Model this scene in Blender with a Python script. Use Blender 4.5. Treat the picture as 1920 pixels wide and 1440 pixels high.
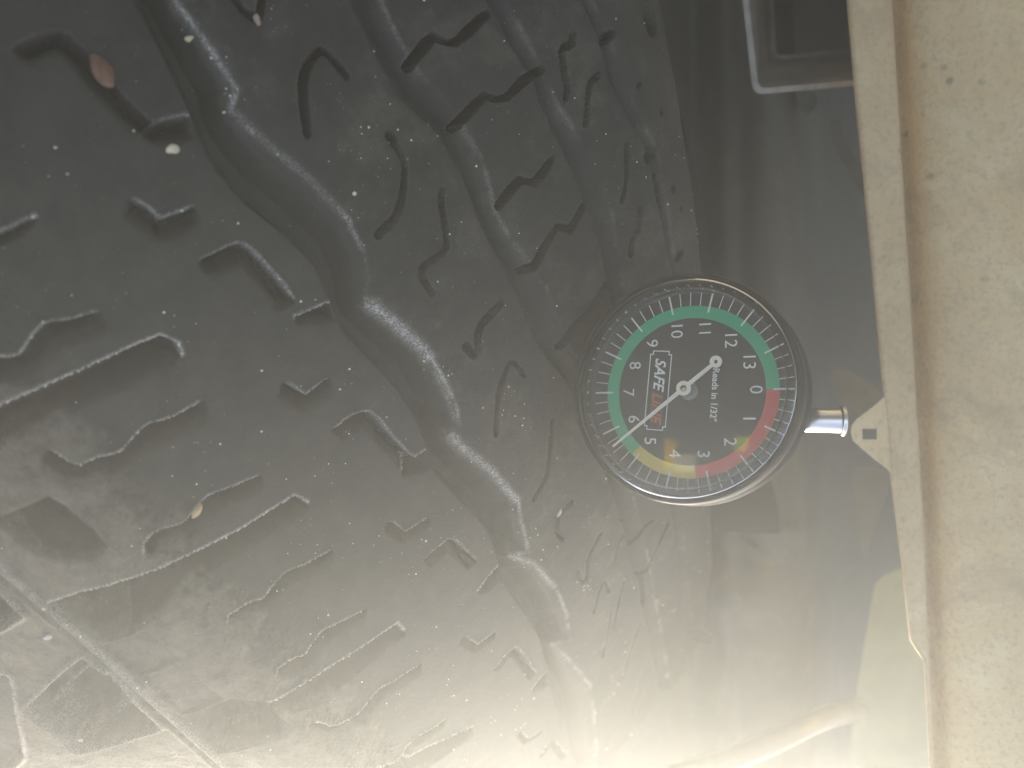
import bpy, math, random
import numpy as np
from mathutils import Matrix, Vector
random.seed(7); rng = np.random.default_rng(7)
R_ = math.radians
for o in list(bpy.data.objects): bpy.data.objects.remove(o)
sc = bpy.context.scene
COL = sc.collection

# ------------------------------------------------------------------ frame, camera, sky, sun
# Measurements were taken in the camera's frame (x right, y up, z towards the lens, metres);
# MW turns them into a world whose +Z is straight up (the phone was held upside down).
F = 1496.0                                   # focal length in pixels of the 1920 px wide photograph
UP = np.array([0.03, -0.96, 0.28]); UP /= np.linalg.norm(UP)
fw = np.array([0, 0, -1.0]); yv = fw - fw.dot(UP) * UP; yv /= np.linalg.norm(yv)
xv = np.cross(yv, UP)
MW = np.array([xv, yv, UP]); OFF = np.array([0, 0, 1.1])
def W(p): return np.asarray(p, float) @ MW.T + OFF
def Wd(d): return np.asarray(d, float) @ MW.T
def px(x, y, z):
    """photograph pixel -> camera-frame point at depth z"""
    return np.array([(x - 960) / F * z, -(y - 720) / F * z, -z])

cam = bpy.data.cameras.new('camera'); co = bpy.data.objects.new('camera', cam); COL.objects.link(co)
cam.sensor_width = 36; cam.lens = F / 1920 * 36; cam.clip_start = 0.005; cam.clip_end = 200
m = Matrix([list(r) for r in MW]).to_4x4(); m.translation = Vector(OFF); co.matrix_world = m
cam.dof.use_dof = True; cam.dof.focus_distance = 0.175; cam.dof.aperture_fstop = 14
sc.camera = co

SUN = np.array([-0.05, -0.72, -0.66]); SUN /= np.linalg.norm(SUN)      # towards the sun, camera frame
sw = Wd(SUN); el = math.asin(sw[2]); rot = math.atan2(sw[0], sw[1])
wd = bpy.data.worlds.new('World'); sc.world = wd; wd.use_nodes = True
nt = wd.node_tree; bg = nt.nodes['Background']
sky = nt.nodes.new('ShaderNodeTexSky'); sky.sky_type = 'NISHITA'; sky.sun_disc = False
sky.sun_elevation = el; sky.sun_rotation = rot; sky.dust_density = 6.0; sky.air_density = .7; sky.ozone_density = 0.2
nt.links.new(sky.outputs[0], bg.inputs[0]); bg.inputs[1].default_value = 0.15
sun = bpy.data.lights.new('sun', 'SUN'); sun.energy = 3.2; sun.angle = R_(0.6); sun.color = (1, .965, .86)
so = bpy.data.objects.new('sun', sun); COL.objects.link(so)
so.rotation_euler = Vector(sw).to_track_quat('Z', 'Y').to_euler()
sc.view_settings.view_transform = 'Standard'; sc.view_settings.look = 'None'
sc.view_settings.exposure = 1.88; sc.view_settings.gamma = 1

# ------------------------------------------------------------------ helpers
def new_mesh(name, v, f, mat, parent=None, smooth=False, base=None, world=False):
    """link a mesh; v in camera frame (or world), stored relative to the parent's place"""
    v = np.asarray(v, float)
    if not world: v = W(v)
    org = np.array(parent['_o']) if parent is not None else (np.array(base) if base is not None else v.mean(0))
    me = bpy.data.meshes.new(name)
    me.from_pydata((v - org).tolist(), [], f)
    if smooth: me.polygons.foreach_set('use_smooth', [True] * len(me.polygons))
    if mat: me.materials.append(mat)
    o = bpy.data.objects.new(name, me); COL.objects.link(o)
    if parent is not None:
        o.parent = parent
        if parent.get('_sub'): pass
    else: o.location = org
    o['_o'] = list(map(float, org))
    return o
def thing(name, label, cat, loc, group=None):
    o = bpy.data.objects.new(name, None); COL.objects.link(o); l = W(loc)
    o.location = l; o['_o'] = list(map(float, l)); o['label'] = label; o['category'] = cat
    o.empty_display_size = .01
    if group: o['group'] = group
    return o
def tag(o, label=None, cat=None, group=None, kind=None):
    if label: o['label'] = label
    if cat: o['category'] = cat
    if group: o['group'] = group
    if kind: o['kind'] = kind
    return o

class N:
    def __init__(s, name):
        s.m = bpy.data.materials.new(name); s.m.use_nodes = True; s.t = s.m.node_tree
        s.b = s.t.nodes['Principled BSDF']
    def n(s, typ, **k):
        x = s.t.nodes.new('ShaderNode' + typ)
        for a, b in k.items(): setattr(x, a, b)
        return x
    def l(s, a, b): s.t.links.new(a, b)
    def coord(s): return s.n('TexCoord').outputs['Object']
    def noise(s, scale, detail=4, rough=.55, co=None, dist=0):
        x = s.n('TexNoise'); x.inputs['Scale'].default_value = scale; x.inputs['Detail'].default_value = detail
        x.inputs['Roughness'].default_value = rough; x.inputs['Distortion'].default_value = dist
        if co is not None: s.l(co, x.inputs['Vector'])
        return x.outputs['Fac']
    def ramp(s, fac, stops):
        x = s.n('ValToRGB'); e = x.color_ramp.elements
        while len(e) < len(stops): e.new(.5)
        for i, (p, c) in enumerate(stops):
            e[i].position = p; e[i].color = (c, c, c, 1) if isinstance(c, (int, float)) else (*c, 1)
        s.l(fac, x.inputs[0]); return x.outputs[0]
    def mix(s, fac, a, b, mode='MIX'):
        x = s.n('MixRGB', blend_type=mode)
        for i, q in enumerate((fac, a, b)):
            if isinstance(q, (int, float)): x.inputs[i].default_value = q if i == 0 else (q, q, q, 1)
            elif isinstance(q, tuple): x.inputs[i].default_value = (*q, 1)
            else: s.l(q, x.inputs[i])
        return x.outputs[0]
    def math(s, op, a, b=0.5, clamp=False):
        x = s.n('Math', operation=op); x.use_clamp = clamp
        for i, q in enumerate((a, b)):
            if isinstance(q, (int, float)): x.inputs[i].default_value = q
            else: s.l(q, x.inputs[i])
        return x.outputs[0]
    def bump(s, h, strength, dist):
        x = s.n('Bump'); x.inputs['Strength'].default_value = strength; x.inputs['Distance'].default_value = dist
        s.l(h, x.inputs['Height']); s.l(x.outputs[0], s.b.inputs['Normal']); return x

def simple(name, col, rough=.5, metal=0, spec=.5, noise=0, nscale=300, bump=0):
    k = N(name); k.b.inputs['Roughness'].default_value = rough; k.b.inputs['Metallic'].default_value = metal
    k.b.inputs['Specular IOR Level'].default_value = spec
    n_ = k.noise(nscale, 5, .6, k.coord())
    if noise:
        c = k.mix(k.ramp(n_, [(.3, 0), (.7, 1)]), tuple(x * (1 - noise) for x in col), tuple(min(1, x * (1 + noise)) for x in col))
        k.l(c, k.b.inputs['Base Color'])
    else: k.b.inputs['Base Color'].default_value = (*col, 1)
    if bump: k.bump(n_, bump, .0005)
    return k.m

def rubber_mat():
    k = N('rubber'); co = k.coord()
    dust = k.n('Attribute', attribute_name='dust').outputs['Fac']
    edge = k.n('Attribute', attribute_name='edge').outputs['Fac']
    big = k.noise(28, 5, .6, co); mid = k.noise(180, 6, .65, co); fine = k.noise(1500, 4, .7, co)
    base = k.mix(k.ramp(big, [(.35, 0), (.65, 1)]), (.017, .0185, .0145), (.030, .030, .023))
    film = k.math('MULTIPLY', k.ramp(mid, [(.35, 0), (.75, 1)]), .28)
    base = k.mix(film, base, (.066, .064, .047))
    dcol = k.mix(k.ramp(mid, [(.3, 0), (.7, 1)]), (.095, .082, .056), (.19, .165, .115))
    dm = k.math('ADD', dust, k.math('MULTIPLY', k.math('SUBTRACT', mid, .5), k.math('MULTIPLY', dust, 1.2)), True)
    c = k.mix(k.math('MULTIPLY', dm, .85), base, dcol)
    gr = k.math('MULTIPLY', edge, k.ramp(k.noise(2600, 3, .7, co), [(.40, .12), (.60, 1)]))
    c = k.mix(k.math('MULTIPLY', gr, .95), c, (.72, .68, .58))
    # pinpoint grit stuck to the rubber
    vo = k.n('TexVoronoi'); vo.inputs['Scale'].default_value = 420; k.l(co, vo.inputs['Vector'])
    sp = k.math('MULTIPLY', k.ramp(vo.outputs['Distance'], [(.03, 1), (.10, 0)]), k.ramp(k.noise(60, 3, .6, co), [(.45, 0), (.7, .9)]))
    c = k.mix(sp, c, (.32, .30, .26))
    k.l(c, k.b.inputs['Base Color'])
    rg = k.math('ADD', k.math('MULTIPLY', mid, .22), k.math('ADD', .56, k.math('MULTIPLY', dm, .25)), True)
    k.l(rg, k.b.inputs['Roughness']); k.b.inputs['Specular IOR Level'].default_value = .26
    vw = k.n('TexVoronoi', feature='DISTANCE_TO_EDGE'); vw.inputs['Scale'].default_value = 700
    wv = k.n('VectorMath', operation='ADD'); k.l(co, wv.inputs[0])
    sc_ = k.n('VectorMath', operation='SCALE'); nn = k.n('TexNoise'); nn.inputs['Scale'].default_value = 160; k.l(co, nn.inputs['Vector'])
    k.l(nn.outputs['Color'], sc_.inputs[0]); sc_.inputs['Scale'].default_value = .004; k.l(sc_.outputs[0], wv.inputs[1]); k.l(wv.outputs[0], vw.inputs['Vector'])
    h = k.math('ADD', k.math('MULTIPLY', k.ramp(vw.outputs['Distance'], [(0, 0), (.12, 1)]), k.math('ADD', .12, k.math('MULTIPLY', dm, .8))), k.math('ADD', fine, k.math('MULTIPLY', mid, 1.3)))
    k.bump(h, .7, .00030)
    return k.m
M_RUB = rubber_mat()

# ------------------------------------------------------------------ the tyre: profile and ray picking
AX = np.array([0.70349638, 0.61391574, -0.33689737]); AX /= np.linalg.norm(AX)
P0 = np.array([-0.26348657, 0.06013796, -0.43993305])
RR, KC, XC = 0.37, 0.33670591, 0.06577266
U_ = np.cross(AX, [0, 0, 1.]); U_ /= np.linalg.norm(U_); V_ = np.cross(AX, U_)
XN = -0.016
def xfar(s): return np.interp(s, [-.50, -.42, -.36, -.30, -.24, -.15], [.142, .130, .117, .106, .100, .098])
def prof(x, s):
    r = RR - KC * (x - XC) ** 2
    e = np.maximum(XN - x, 0); r = r - np.where(e < .022, 26 * e * e, 26 * .000484 + .95 * (e - .022))
    e = np.maximum(x - xfar(s), 0); r = r - np.where(e < .03, 16 * e * e, 16 * .0009 + .96 * (e - .03))
    return r + 1.35 * np.maximum(s + .25, 0) ** 2
def surf(x, s, h=0):
    th = s / RR; r = prof(x, s)
    d = 1e-4
    dr = (prof(x + d, s) - prof(x - d, s)) / (2 * d); nl = np.sqrt(1 + dr * dr)
    nr, nx = 1 / nl, -dr / nl
    rr = r + h * nr; xx = x + h * nx
    rad = np.cos(th)[..., None] * U_ + np.sin(th)[..., None] * V_
    return P0 + xx[..., None] * AX + rr[..., None] * rad
def pick(pts):
    """pixels -> (x, s) on the tyre in metres, and depth"""
    p = np.array(pts, float); d = np.stack([(p[:, 0] - 960) / F, -(p[:, 1] - 720) / F, -np.ones(len(p))], 1)
    t = np.linspace(.06, .75, 3200)
    X = t[None, :, None] * d[:, None, :] - P0
    x = X @ AX; th = np.arctan2(X @ V_, X @ U_)
    rho = np.hypot(X @ U_, X @ V_)
    G = prof(np.clip(x, -.115, .25), th * RR) - rho
    ins = G > 0
    i = np.where(ins.any(1), ins.argmax(1), np.argmax(G, 1)); i = np.clip(i, 1, None); k = np.arange(len(p))
    w = np.clip(-G[k, i - 1] / (G[k, i] - G[k, i - 1] + 1e-12), 0, 1)
    xs = x[k, i - 1] * (1 - w) + x[k, i] * w; ss = (th[k, i - 1] * (1 - w) + th[k, i] * w) * RR
    return np.stack([xs, ss], 1), t[i - 1] * (1 - w) + t[i] * w
# arc length across the tyre, so that distances are true millimetres
_xs = np.linspace(-.115, .25, 4400); _r = prof(_xs, np.full(4400, -.36)); _u = np.concatenate([[0], np.cumsum(np.hypot(np.diff(_xs), np.diff(_r)))])
_u -= np.interp(0, _xs, _u)
def x2u(x): return np.interp(x, _xs, _u)
def u2x(u): return np.interp(u, _u, _xs)
def P(pts):
    q, _ = pick(pts); return np.stack([x2u(q[:, 0]), q[:, 1]], 1) * 1000.0     # mm

# grid (mm)
def axis(*seg):
    out = []
    for a, b, st in seg: out.append(np.arange(a, b, st))
    return np.concatenate(out)
gu = axis((-130, -66, .9), (-66, -34, .45), (-34, 92, .27), (92, 150, .5), (150, 208, 1.2))
gs = axis((-476, -462, .8), (-462, -262, .27), (-262, -215, .4), (-215, -120, .8))
GU, GS = np.meshgrid(gu, gs)           # rows s, cols u
H = np.zeros_like(GU); EDGE = np.zeros_like(GU); DUST = np.zeros_like(GU); RECESS_SHADE = np.zeros_like(GU)
def sm(t): t = np.clip(t, 0, 1); return t * t * (3 - 2 * t)
# smooth wobble used to keep edges hand-cut
def lattice(seed, cell):
    r = np.random.default_rng(seed); a = r.random((int(400 / cell) + 3, int(380 / cell) + 3))
    fy = (GS + 480) / cell; fx = (GU + 140) / cell; iy = fy.astype(int); ix = fx.astype(int); ty = sm(fy - iy); tx = sm(fx - ix)
    return (a[iy, ix] * (1 - tx) + a[iy, ix + 1] * tx) * (1 - ty) + (a[iy + 1, ix] * (1 - tx) + a[iy + 1, ix + 1] * tx) * ty
WOB = lattice(1, 2.2) * .6 + lattice(2, .9) * .4 - .5
CL = lattice(3, 9) * .5 + lattice(4, 3.5) * .3 + lattice(5, 1.2) * .2
CL2 = lattice(6, 1.6) * .6 + lattice(8, .7) * .4

def window(pl, pad):
    a = pl.min(0) - pad; b = pl.max(0) + pad
    j0, j1 = np.searchsorted(gu, a[0]), np.searchsorted(gu, b[0]); i0, i1 = np.searchsorted(gs, a[1]), np.searchsorted(gs, b[1])
    return slice(i0, i1), slice(j0, j1)
def dline(pl, X, Y):
    """unsigned distance, sign (+ on the greater-s side for a line drawn left to right), position along, total length"""
    best = np.full(X.shape, 1e9); sg = np.ones(X.shape); al = np.zeros(X.shape); acc = 0
    raw = np.zeros(X.shape)
    for k in range(len(pl) - 1):
        a, b = pl[k], pl[k + 1]; d = b - a; L = np.hypot(*d) + 1e-9; d = d / L
        vx, vy = X - a[0], Y - a[1]; t = vx * d[0] + vy * d[1]; tc = np.clip(t, 0, L)
        dd = np.hypot(vx - tc * d[0], vy - tc * d[1]); cr = d[0] * vy - d[1] * vx
        mk = (dd < best - 1e-6) | ((np.abs(dd - best) < 1e-6) & (np.abs(cr) > np.abs(raw)))
        best = np.where(mk, dd, best); sg = np.where(mk, np.sign(cr), sg); raw = np.where(mk, cr, raw)
        tt = t if (k == 0 or k == len(pl) - 2) else tc
        if k == 0: tt = np.minimum(t, L) if len(pl) > 2 else t
        elif k == len(pl) - 2: tt = np.maximum(t, 0)
        al = np.where(mk, acc + tt, al); acc += L
    return best, sg, al, acc
def smooth_pl(pl, n=1):
    for _ in range(n):
        q = [pl[0]]
        for a, b in zip(pl[:-1], pl[1:]): q += [a * .8 + b * .2, a * .2 + b * .8]
        q.append(pl[-1]); pl = np.array(q)
    return pl
def cut(depth, win): H[win] = np.minimum(H[win], -depth)

def sipe(pts, w=1.2, dp=4, bright=0.0, widths=None, soft=1):
    """narrow slit of width w mm centred on the line"""
    pl = smooth_pl(P(pts), soft); win = window(pl, w + 3); X, Y = GU[win], GS[win]
    d, sg, al, L = dline(pl, X, Y); d = d + WOB[win] * .22
    ww = w if widths is None else np.interp(al / L, np.linspace(0, 1, len(widths)), widths)
    cut(dp * 2.3 * sm((ww / 2 - d) / .3 + .5), win)
    if bright:
        EDGE[win] = np.maximum(EDGE[win], bright * np.exp(-((d - ww / 2 - .1) / .35) ** 2) * (sg < 0))
    return pl
def wave(pts, w=2.6, dp=4, bright=1.0, soft=1):
    """slit whose upper edge is sharp and lipped and whose lower side slopes back up"""
    pl = smooth_pl(P(pts), soft); win = window(pl, w + 4); X, Y = GU[win], GS[win]
    d, sg, al, L = dline(pl, X, Y); sd = d * sg + WOB[win] * .35
    end = sm(np.minimum(al + .7, L + .7 - al) / 1.9); w = w * 1.15
    f = sm(sd / .3 + .5) * np.clip(1 - np.maximum(sd - .22 * w, 0) / (.78 * w), 0, 1) ** 2.4 * end
    cut(dp * 1.5 * f, win)
    e = np.exp(-((sd + .12) / .32) ** 2) * end
    EDGE[win] = np.maximum(EDGE[win], bright * e); H[win] += .22 * np.exp(-((sd + .2) / .35) ** 2) * end
def slot(up, lo, dp=6, bright=1.0, floor=1.0):
    """wide slot between a sharp upper edge and a ramped lower edge"""
    a = P(up); b = P(lo); poly = np.concatenate([a, b[::-1]])
    win = window(poly, 3); X, Y = GU[win], GS[win]
    ins = np.zeros(X.shape, bool); n = len(poly)
    for k in range(n):
        p, q = poly[k], poly[(k + 1) % n]
        c = ((p[1] > Y) != (q[1] > Y)) & (X < (q[0] - p[0]) * (Y - p[1]) / (q[1] - p[1] + 1e-12) + p[0]); ins ^= c
    da, _, al, L = dline(a, X, Y); db, _, _, _ = dline(np.vstack([b, a[-1:]]), X, Y)
    sgn = np.where(ins, 1, -1); dm = np.minimum(da, db) * sgn + WOB[win] * .25
    wl = 1 + .5 * (da + db)
    f = sm(dm / .4 + .3) * np.clip(db / (wl * 1.0), 0, 1) ** 1.9 * (sgn > 0)
    f = np.where(ins, f, 0)
    cut(dp * 1.35 * f, win)
    e = np.exp(-((da * sgn + .1) / .38) ** 2) * sm(np.minimum(al + 1, L + 1 - al))
    EDGE[win] = np.maximum(EDGE[win], bright * e); H[win] += .2 * e
def pocket(poly, dp, ramp=2.0, rim=0.0):
    pl = P(poly); win = window(pl, 4); X, Y = GU[win], GS[win]
    ins = np.zeros(X.shape, bool); n = len(pl)
    for k in range(n):
        p, q = pl[k], pl[(k + 1) % n]
        ins ^= ((p[1] > Y) != (q[1] > Y)) & (X < (q[0] - p[0]) * (Y - p[1]) / (q[1] - p[1] + 1e-12) + p[0])
    d = dline(np.vstack([pl, pl[:1]]), X, Y)[0]; sd = np.where(ins, d, -d) + WOB[win] * .4
    H[win] += -dp * sm(sd / ramp + .1); RECESS_SHADE[win] = np.maximum(RECESS_SHADE[win], sm(sd / 1.0 + .5))
    if rim:
        e = np.exp(-((sd + .3) / .7) ** 2); H[win] += rim * e; EDGE[win] = np.maximum(EDGE[win], .35 * e)
def extend(pl, s0, s1):
    pl = [p for p in pl]
    if pl[0][1] > s0: pl = [np.array([pl[0][0] + 1.0, s0])] + pl
    if pl[-1][1] < s1: pl = pl + [np.array([pl[-1][0], s1])]
    return np.array(pl)
def gdist(pl, X, Y):
    """signed distance to a long line drawn from top to bottom: + to its right"""
    d, sg, _, _ = dline(pl, X, Y); return -d * sg
def groove(Lp, Rp, dp, wl=1.2, wr=.55, bright=.8, dusty=.5):
    l = extend(P(Lp), -520, -100); r = extend(P(Rp), -520, -100)
    lo = min(l[:, 0].min(), r[:, 0].min()) - 4; hi = max(l[:, 0].max(), r[:, 0].max()) + 4
    j0, j1 = np.searchsorted(gu, lo), np.searchsorted(gu, hi); win = (slice(0, len(gs)), slice(j0, j1)); X, Y = GU[win], GS[win]
    dl = gdist(l, X, Y) + WOB[win] * .3; dr = -gdist(r, X, Y) + WOB[win] * .3
    w = np.maximum(dl + dr, .8)
    bv = .24 * w; f = np.minimum(sm(dl / wl), np.where(dr < bv, .22 * dr / bv, .22 + .78 * np.clip((dr - bv) / (wr * w), 0, 1))); f = np.where((dl > 0) & (dr > 0), f, 0)
    cut(dp * f, win)
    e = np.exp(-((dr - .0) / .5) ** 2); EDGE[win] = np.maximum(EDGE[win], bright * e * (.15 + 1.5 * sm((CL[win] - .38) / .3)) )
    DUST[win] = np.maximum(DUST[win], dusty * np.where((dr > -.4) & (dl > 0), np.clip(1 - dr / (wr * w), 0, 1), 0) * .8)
    return l, r

# --- the wide zigzag groove beside the shoulder, and the ones further across
gr1 = groove([(215, -60), (280, 60), (344, 190), (372, 262), (400, 318), (455, 380), (530, 440), (590, 500), (616, 566), (640, 622), (700, 685), (748, 735), (780, 790), (797, 845), (815, 890), (870, 945), (915, 995), (933, 1057), (945, 1100), (985, 1150), (1013, 1200), (1024, 1258), (1037, 1300), (1056, 1370), (1068, 1436)],
       [(300, -60), (330, 0), (394, 91), (445, 168), (430, 205), (500, 272), (583, 337), (652, 410), (680, 470), (692, 520), (686, 562), (735, 597), (800, 655), (835, 715), (858, 770), (862, 802), (836, 808), (868, 840), (925, 885), (970, 930), (978, 975), (991, 1036), (958, 1042), (1000, 1055), (1042, 1100), (1062, 1150), (1070, 1200), (1038, 1207), (1068, 1238), (1108, 1285), (1114, 1340), (1118, 1400), (1116, 1436)], 5.6, 1.7, .34, .35, .1)
gr2 = groove([(640, -30), (705, 112), (755, 190), (822, 255), (862, 330), (900, 425), (935, 490), (968, 550), (998, 625), (1030, 680), (1060, 712)],
       [(700, -30), (748, 75), (784, 132), (858, 215), (874, 248), (904, 292), (930, 400), (962, 455), (1008, 510), (1034, 560), (1062, 640), (1100, 690)], 3.0, 1.7, .4, .12, .06)
gr3 = groove([(898, -20), (958, 90), (998, 150), (1030, 240), (1082, 345), (1118, 450), (1135, 520), (1150, 600)],
       [(938, -20), (985, 70), (1016, 132), (1048, 200), (1104, 290), (1148, 400), (1168, 540), (1180, 600)], 2.2, 1.5, .4, .08, .06)
gr4 = groove([(1078, -20), (1120, 70), (1142, 150), (1180, 230), (1212, 285), (1236, 400), (1250, 480)],
       [(1102, -20), (1140, 60), (1166, 140), (1206, 225), (1234, 290), (1254, 400), (1264, 480)], 1.8, 1.3, .4, .06, .06)

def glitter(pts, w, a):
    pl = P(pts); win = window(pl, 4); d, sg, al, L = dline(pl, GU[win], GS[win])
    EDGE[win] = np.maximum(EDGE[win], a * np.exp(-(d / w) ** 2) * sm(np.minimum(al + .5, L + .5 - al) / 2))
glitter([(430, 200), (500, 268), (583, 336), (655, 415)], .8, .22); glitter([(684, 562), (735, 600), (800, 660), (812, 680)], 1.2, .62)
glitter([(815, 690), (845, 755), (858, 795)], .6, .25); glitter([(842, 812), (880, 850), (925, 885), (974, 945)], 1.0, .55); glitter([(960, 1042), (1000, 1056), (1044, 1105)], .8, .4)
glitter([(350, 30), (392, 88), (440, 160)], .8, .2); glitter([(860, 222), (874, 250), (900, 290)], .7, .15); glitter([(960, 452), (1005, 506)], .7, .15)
# --- shoulder: long slots
slot([(-60, 792), (0, 763), (150, 697), (262, 645), (302, 630), (335, 645), (340, 664)], [(-60, 880), (0, 850), (130, 780), (250, 730), (322, 690), (338, 672)], 7)
slot([(92, 1128), (160, 1108), (225, 1092), (330, 1055), (450, 995), (552, 930), (576, 942)], [(96, 1140), (150, 1180), (203, 1213), (280, 1180), (330, 1140), (370, 1090), (450, 1040), (530, 995), (582, 955)], 7)
slot([(500, 1322), (600, 1265), (745, 1170), (757, 1182)], [(512, 1342), (560, 1338), (640, 1290), (720, 1225), (762, 1192)], 7)
slot([(720, 1446), (800, 1402), (884, 1363)], [(790, 1452), (840, 1415), (892, 1376)], 6)
slot([(-40, 452), (0, 437), (66, 405)], [(-40, 482), (0, 466), (40, 450), (76, 416)], 4.5, .6)
# --- scalloped recesses at the ends of the lugs
pocket([(-30, 985), (0, 965), (45, 948), (85, 928), (125, 950), (178, 992), (203, 1020), (190, 1046), (130, 1056), (60, 1038), (0, 990)], 9, 5.5)
pocket([(345, 1342), (430, 1312), (505, 1316), (520, 1340), (545, 1360), (535, 1385), (470, 1402), (408, 1412), (372, 1378)], 8, 5)
pocket([(120, 1120), (260, 1090), (350, 1085), (330, 1120), (270, 1180), (203, 1206), (150, 1170)], 4, 3)
# --- wavy slits of the shoulder lugs
wave([(-30, 672), (0, 671), (22, 673), (40, 666), (62, 631), (87, 606), (128, 603), (160, 592), (184, 585)], 4.0)
wave([(91, 846), (109, 856), (135, 874), (153, 875), (182, 860), (226, 851), (252, 822), (277, 797), (317, 787), (379, 754)], 4.2)
wave([(272, 1043), (273, 1013), (303, 993), (346, 984), (372, 950), (394, 927), (430, 917), (485, 893)], 3.6)
wave([(429, 1166), (431, 1154), (470, 1130), (496, 1123), (514, 1097), (536, 1074), (565, 1063), (620, 1033)], 2.8)
wave([(521, 1266), (522, 1254), (554, 1235), (572, 1230), (587, 1207), (605, 1183), (634, 1170), (682, 1145)], 3.2)
wave([(588, 1356), (604, 1358), (622, 1365), (673, 1340), (691, 1316), (713, 1290), (742, 1276), (786, 1247)], 3.6)
wave([(700, 1442), (746, 1429), (764, 1397), (782, 1382), (804, 1371), (835, 1349)], 3.2)
# --- small ticks
for v, w in (([(248, 372), (273, 387), (301, 411), (328, 402), (360, 389)], 4.0), ([(536, 718), (572, 741), (614, 712)], 3.4), ([(735, 978), (759, 1000), (800, 973)], 2.8),
             ([(872, 1194), (895, 1209), (925, 1187)], 2.4), ([(976, 1374), (990, 1386), (1014, 1371)], 2.0)): wave(v, w, 4, .8, 0)
# --- hooked caps
for v, w in (([(377, 490), (419, 467), (452, 456), (474, 470), (500, 500), (532, 535), (550, 562)], 4.0), ([(626, 805), (655, 782), (687, 771), (706, 782), (728, 811), (760, 845), (776, 858)], 3.6),
             ([(797, 1048), (819, 1028), (844, 1008), (862, 1021), (892, 1052)], 3.2), ([(928, 1254), (950, 1225), (968, 1212), (983, 1232), (1003, 1262)], 2.6), ([(1012, 1418), (1035, 1385), (1061, 1416)], 2.2)):
    wave(v, w, 5, .75, 1)
wave([(28, 88), (70, 64), (104, 56), (135, 70), (172, 108), (205, 150), (240, 190), (285, 232)], 3.4, 5, .12)
# --- teeth opening into the groove
for up, lo, b in (([(277, 236), (310, 224), (339, 219), (352, 215)], [(268, 262), (300, 276), (345, 272), (372, 262)], .35), ([(554, 594), (584, 582), (622, 566)], [(556, 612), (585, 612), (640, 605)], .8),
                  ([(755, 878), (775, 860), (802, 842)], [(755, 897), (780, 892), (815, 880)], .7), ([(897, 1107), (915, 1082), (938, 1056)], [(898, 1116), (920, 1108), (945, 1085)], .7),
                  ([(998, 1291), (1012, 1272), (1028, 1256)], [(1000, 1300), (1018, 1295), (1034, 1280)], .6)): slot(up, lo, 7, b)
# --- slits in the second rib
for v, w in (([(437, -5), (467, 30), (485, 34), (490, -5)], 1.0), ([(576, 251), (569, 190), (567, 146), (582, 112), (598, 93), (620, 105), (649, 142)], 0), ([(731, 255), (757, 299), (760, 317), (756, 360), (746, 405), (709, 440)], 0),
             ([(830, 357), (826, 378), (837, 430), (839, 470), (793, 498), (790, 521), (810, 549)], 0), ([(939, 570), (928, 582), (903, 607), (895, 632), (897, 662), (888, 669), (874, 650)], 0),
             ([(930, 815), (931, 780), (935, 734), (950, 690), (960, 677), (983, 703)], 0), ([(1001, 935), (1025, 895), (1034, 829), (1036, 790)], 1.0), ([(1054, 1012), (1043, 995), (1048, 966), (1070, 944)], 1.2),
             ([(1083, 1072), (1092, 1094), (1100, 1086), (1103, 1043), (1125, 1002)], 1.0), ([(1114, 1148), (1121, 1119), (1132, 1086), (1143, 1108)], .9)):
    if w: sipe(v, w, 4, .15)
    else: sipe(v, 1.4, 5, .08, widths=rng.uniform(.7, 1.6, 5))
# --- zigzag slits across the centre rib
for v in ([(766, 124), (778, 106), (811, 68), (838, 80), (854, 80), (912, 27)], [(852, 238), (880, 208), (910, 179), (932, 186), (950, 182), (983, 149), (1015, 131)],
          [(934, 386), (955, 360), (975, 337), (1001, 343), (1015, 328), (1034, 299)], [(983, 507), (1001, 499), (1022, 460), (1045, 424), (1070, 430), (1096, 383)],
          [(1054, 650), (1074, 614), (1103, 585), (1120, 560), (1139, 526)]): sipe(v, 2, 5, .1, widths=[1.6, 1.9, .9, 1.8, 1.3], soft=0)
# --- slits of the far ribs
for v, w in (([(1074, 66), (1074, 84), (1052, 89), (1056, 128), (1065, 164), (1061, 186)], 1.1), ([(1121, 142), (1107, 153), (1103, 182), (1099, 233)], 1.1), ([(1176, 273), (1177, 328), (1168, 376)], 1.0),
             ([(1202, 390), (1198, 434), (1184, 452), (1183, 478)], 1.0), ([(1190, 1035), (1205, 990), (1222, 978)], 1.0), ([(1196, 1083), (1209, 1083), (1227, 1035), (1252, 984)], 1.0),
             ([(1212, 1166), (1216, 1134), (1209, 1086)], .9), ([(1150, 1060), (1160, 1020), (1178, 985)], .9), ([(1150, 1180), (1158, 1140), (1170, 1090)], .9), ([(1170, 1270), (1182, 1220), (1200, 1170)], .9),
             ([(1130, 1230), (1140, 1190), (1146, 1150)], .8), ([(1183, 1340), (1196, 1290), (1210, 1240)], .8), ([(1230, 330), (1240, 372), (1243, 420)], .7)): sipe(v, w, 3.5, .08)
def blob(x, y, ru, rs, dp, seed=0):
    c = P([(x, y)])[0]; win = window(np.array([c, c]), max(ru, rs) + 2); X, Y = GU[win], GS[win]
    d = np.hypot((X - c[0]) / ru, (Y - c[1]) / rs) + WOB[win] * .25; cut(dp * sm((1.15 - d) / .3), win)
for b in ((1140, 69, 2.4, 1.0, 4), (1222, 40, 4.2, 3.4, 7), (1220, 290, 2.2, 1.6, 4), (1199, 160, .8, .6, 2), (1262, 355, .9, .8, 3), (1277, 393, .8, .7, 2), (1273, 480, 2.0, .9, 3), (1240, 210, .7, .5, 2)): blob(*b)

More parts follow.
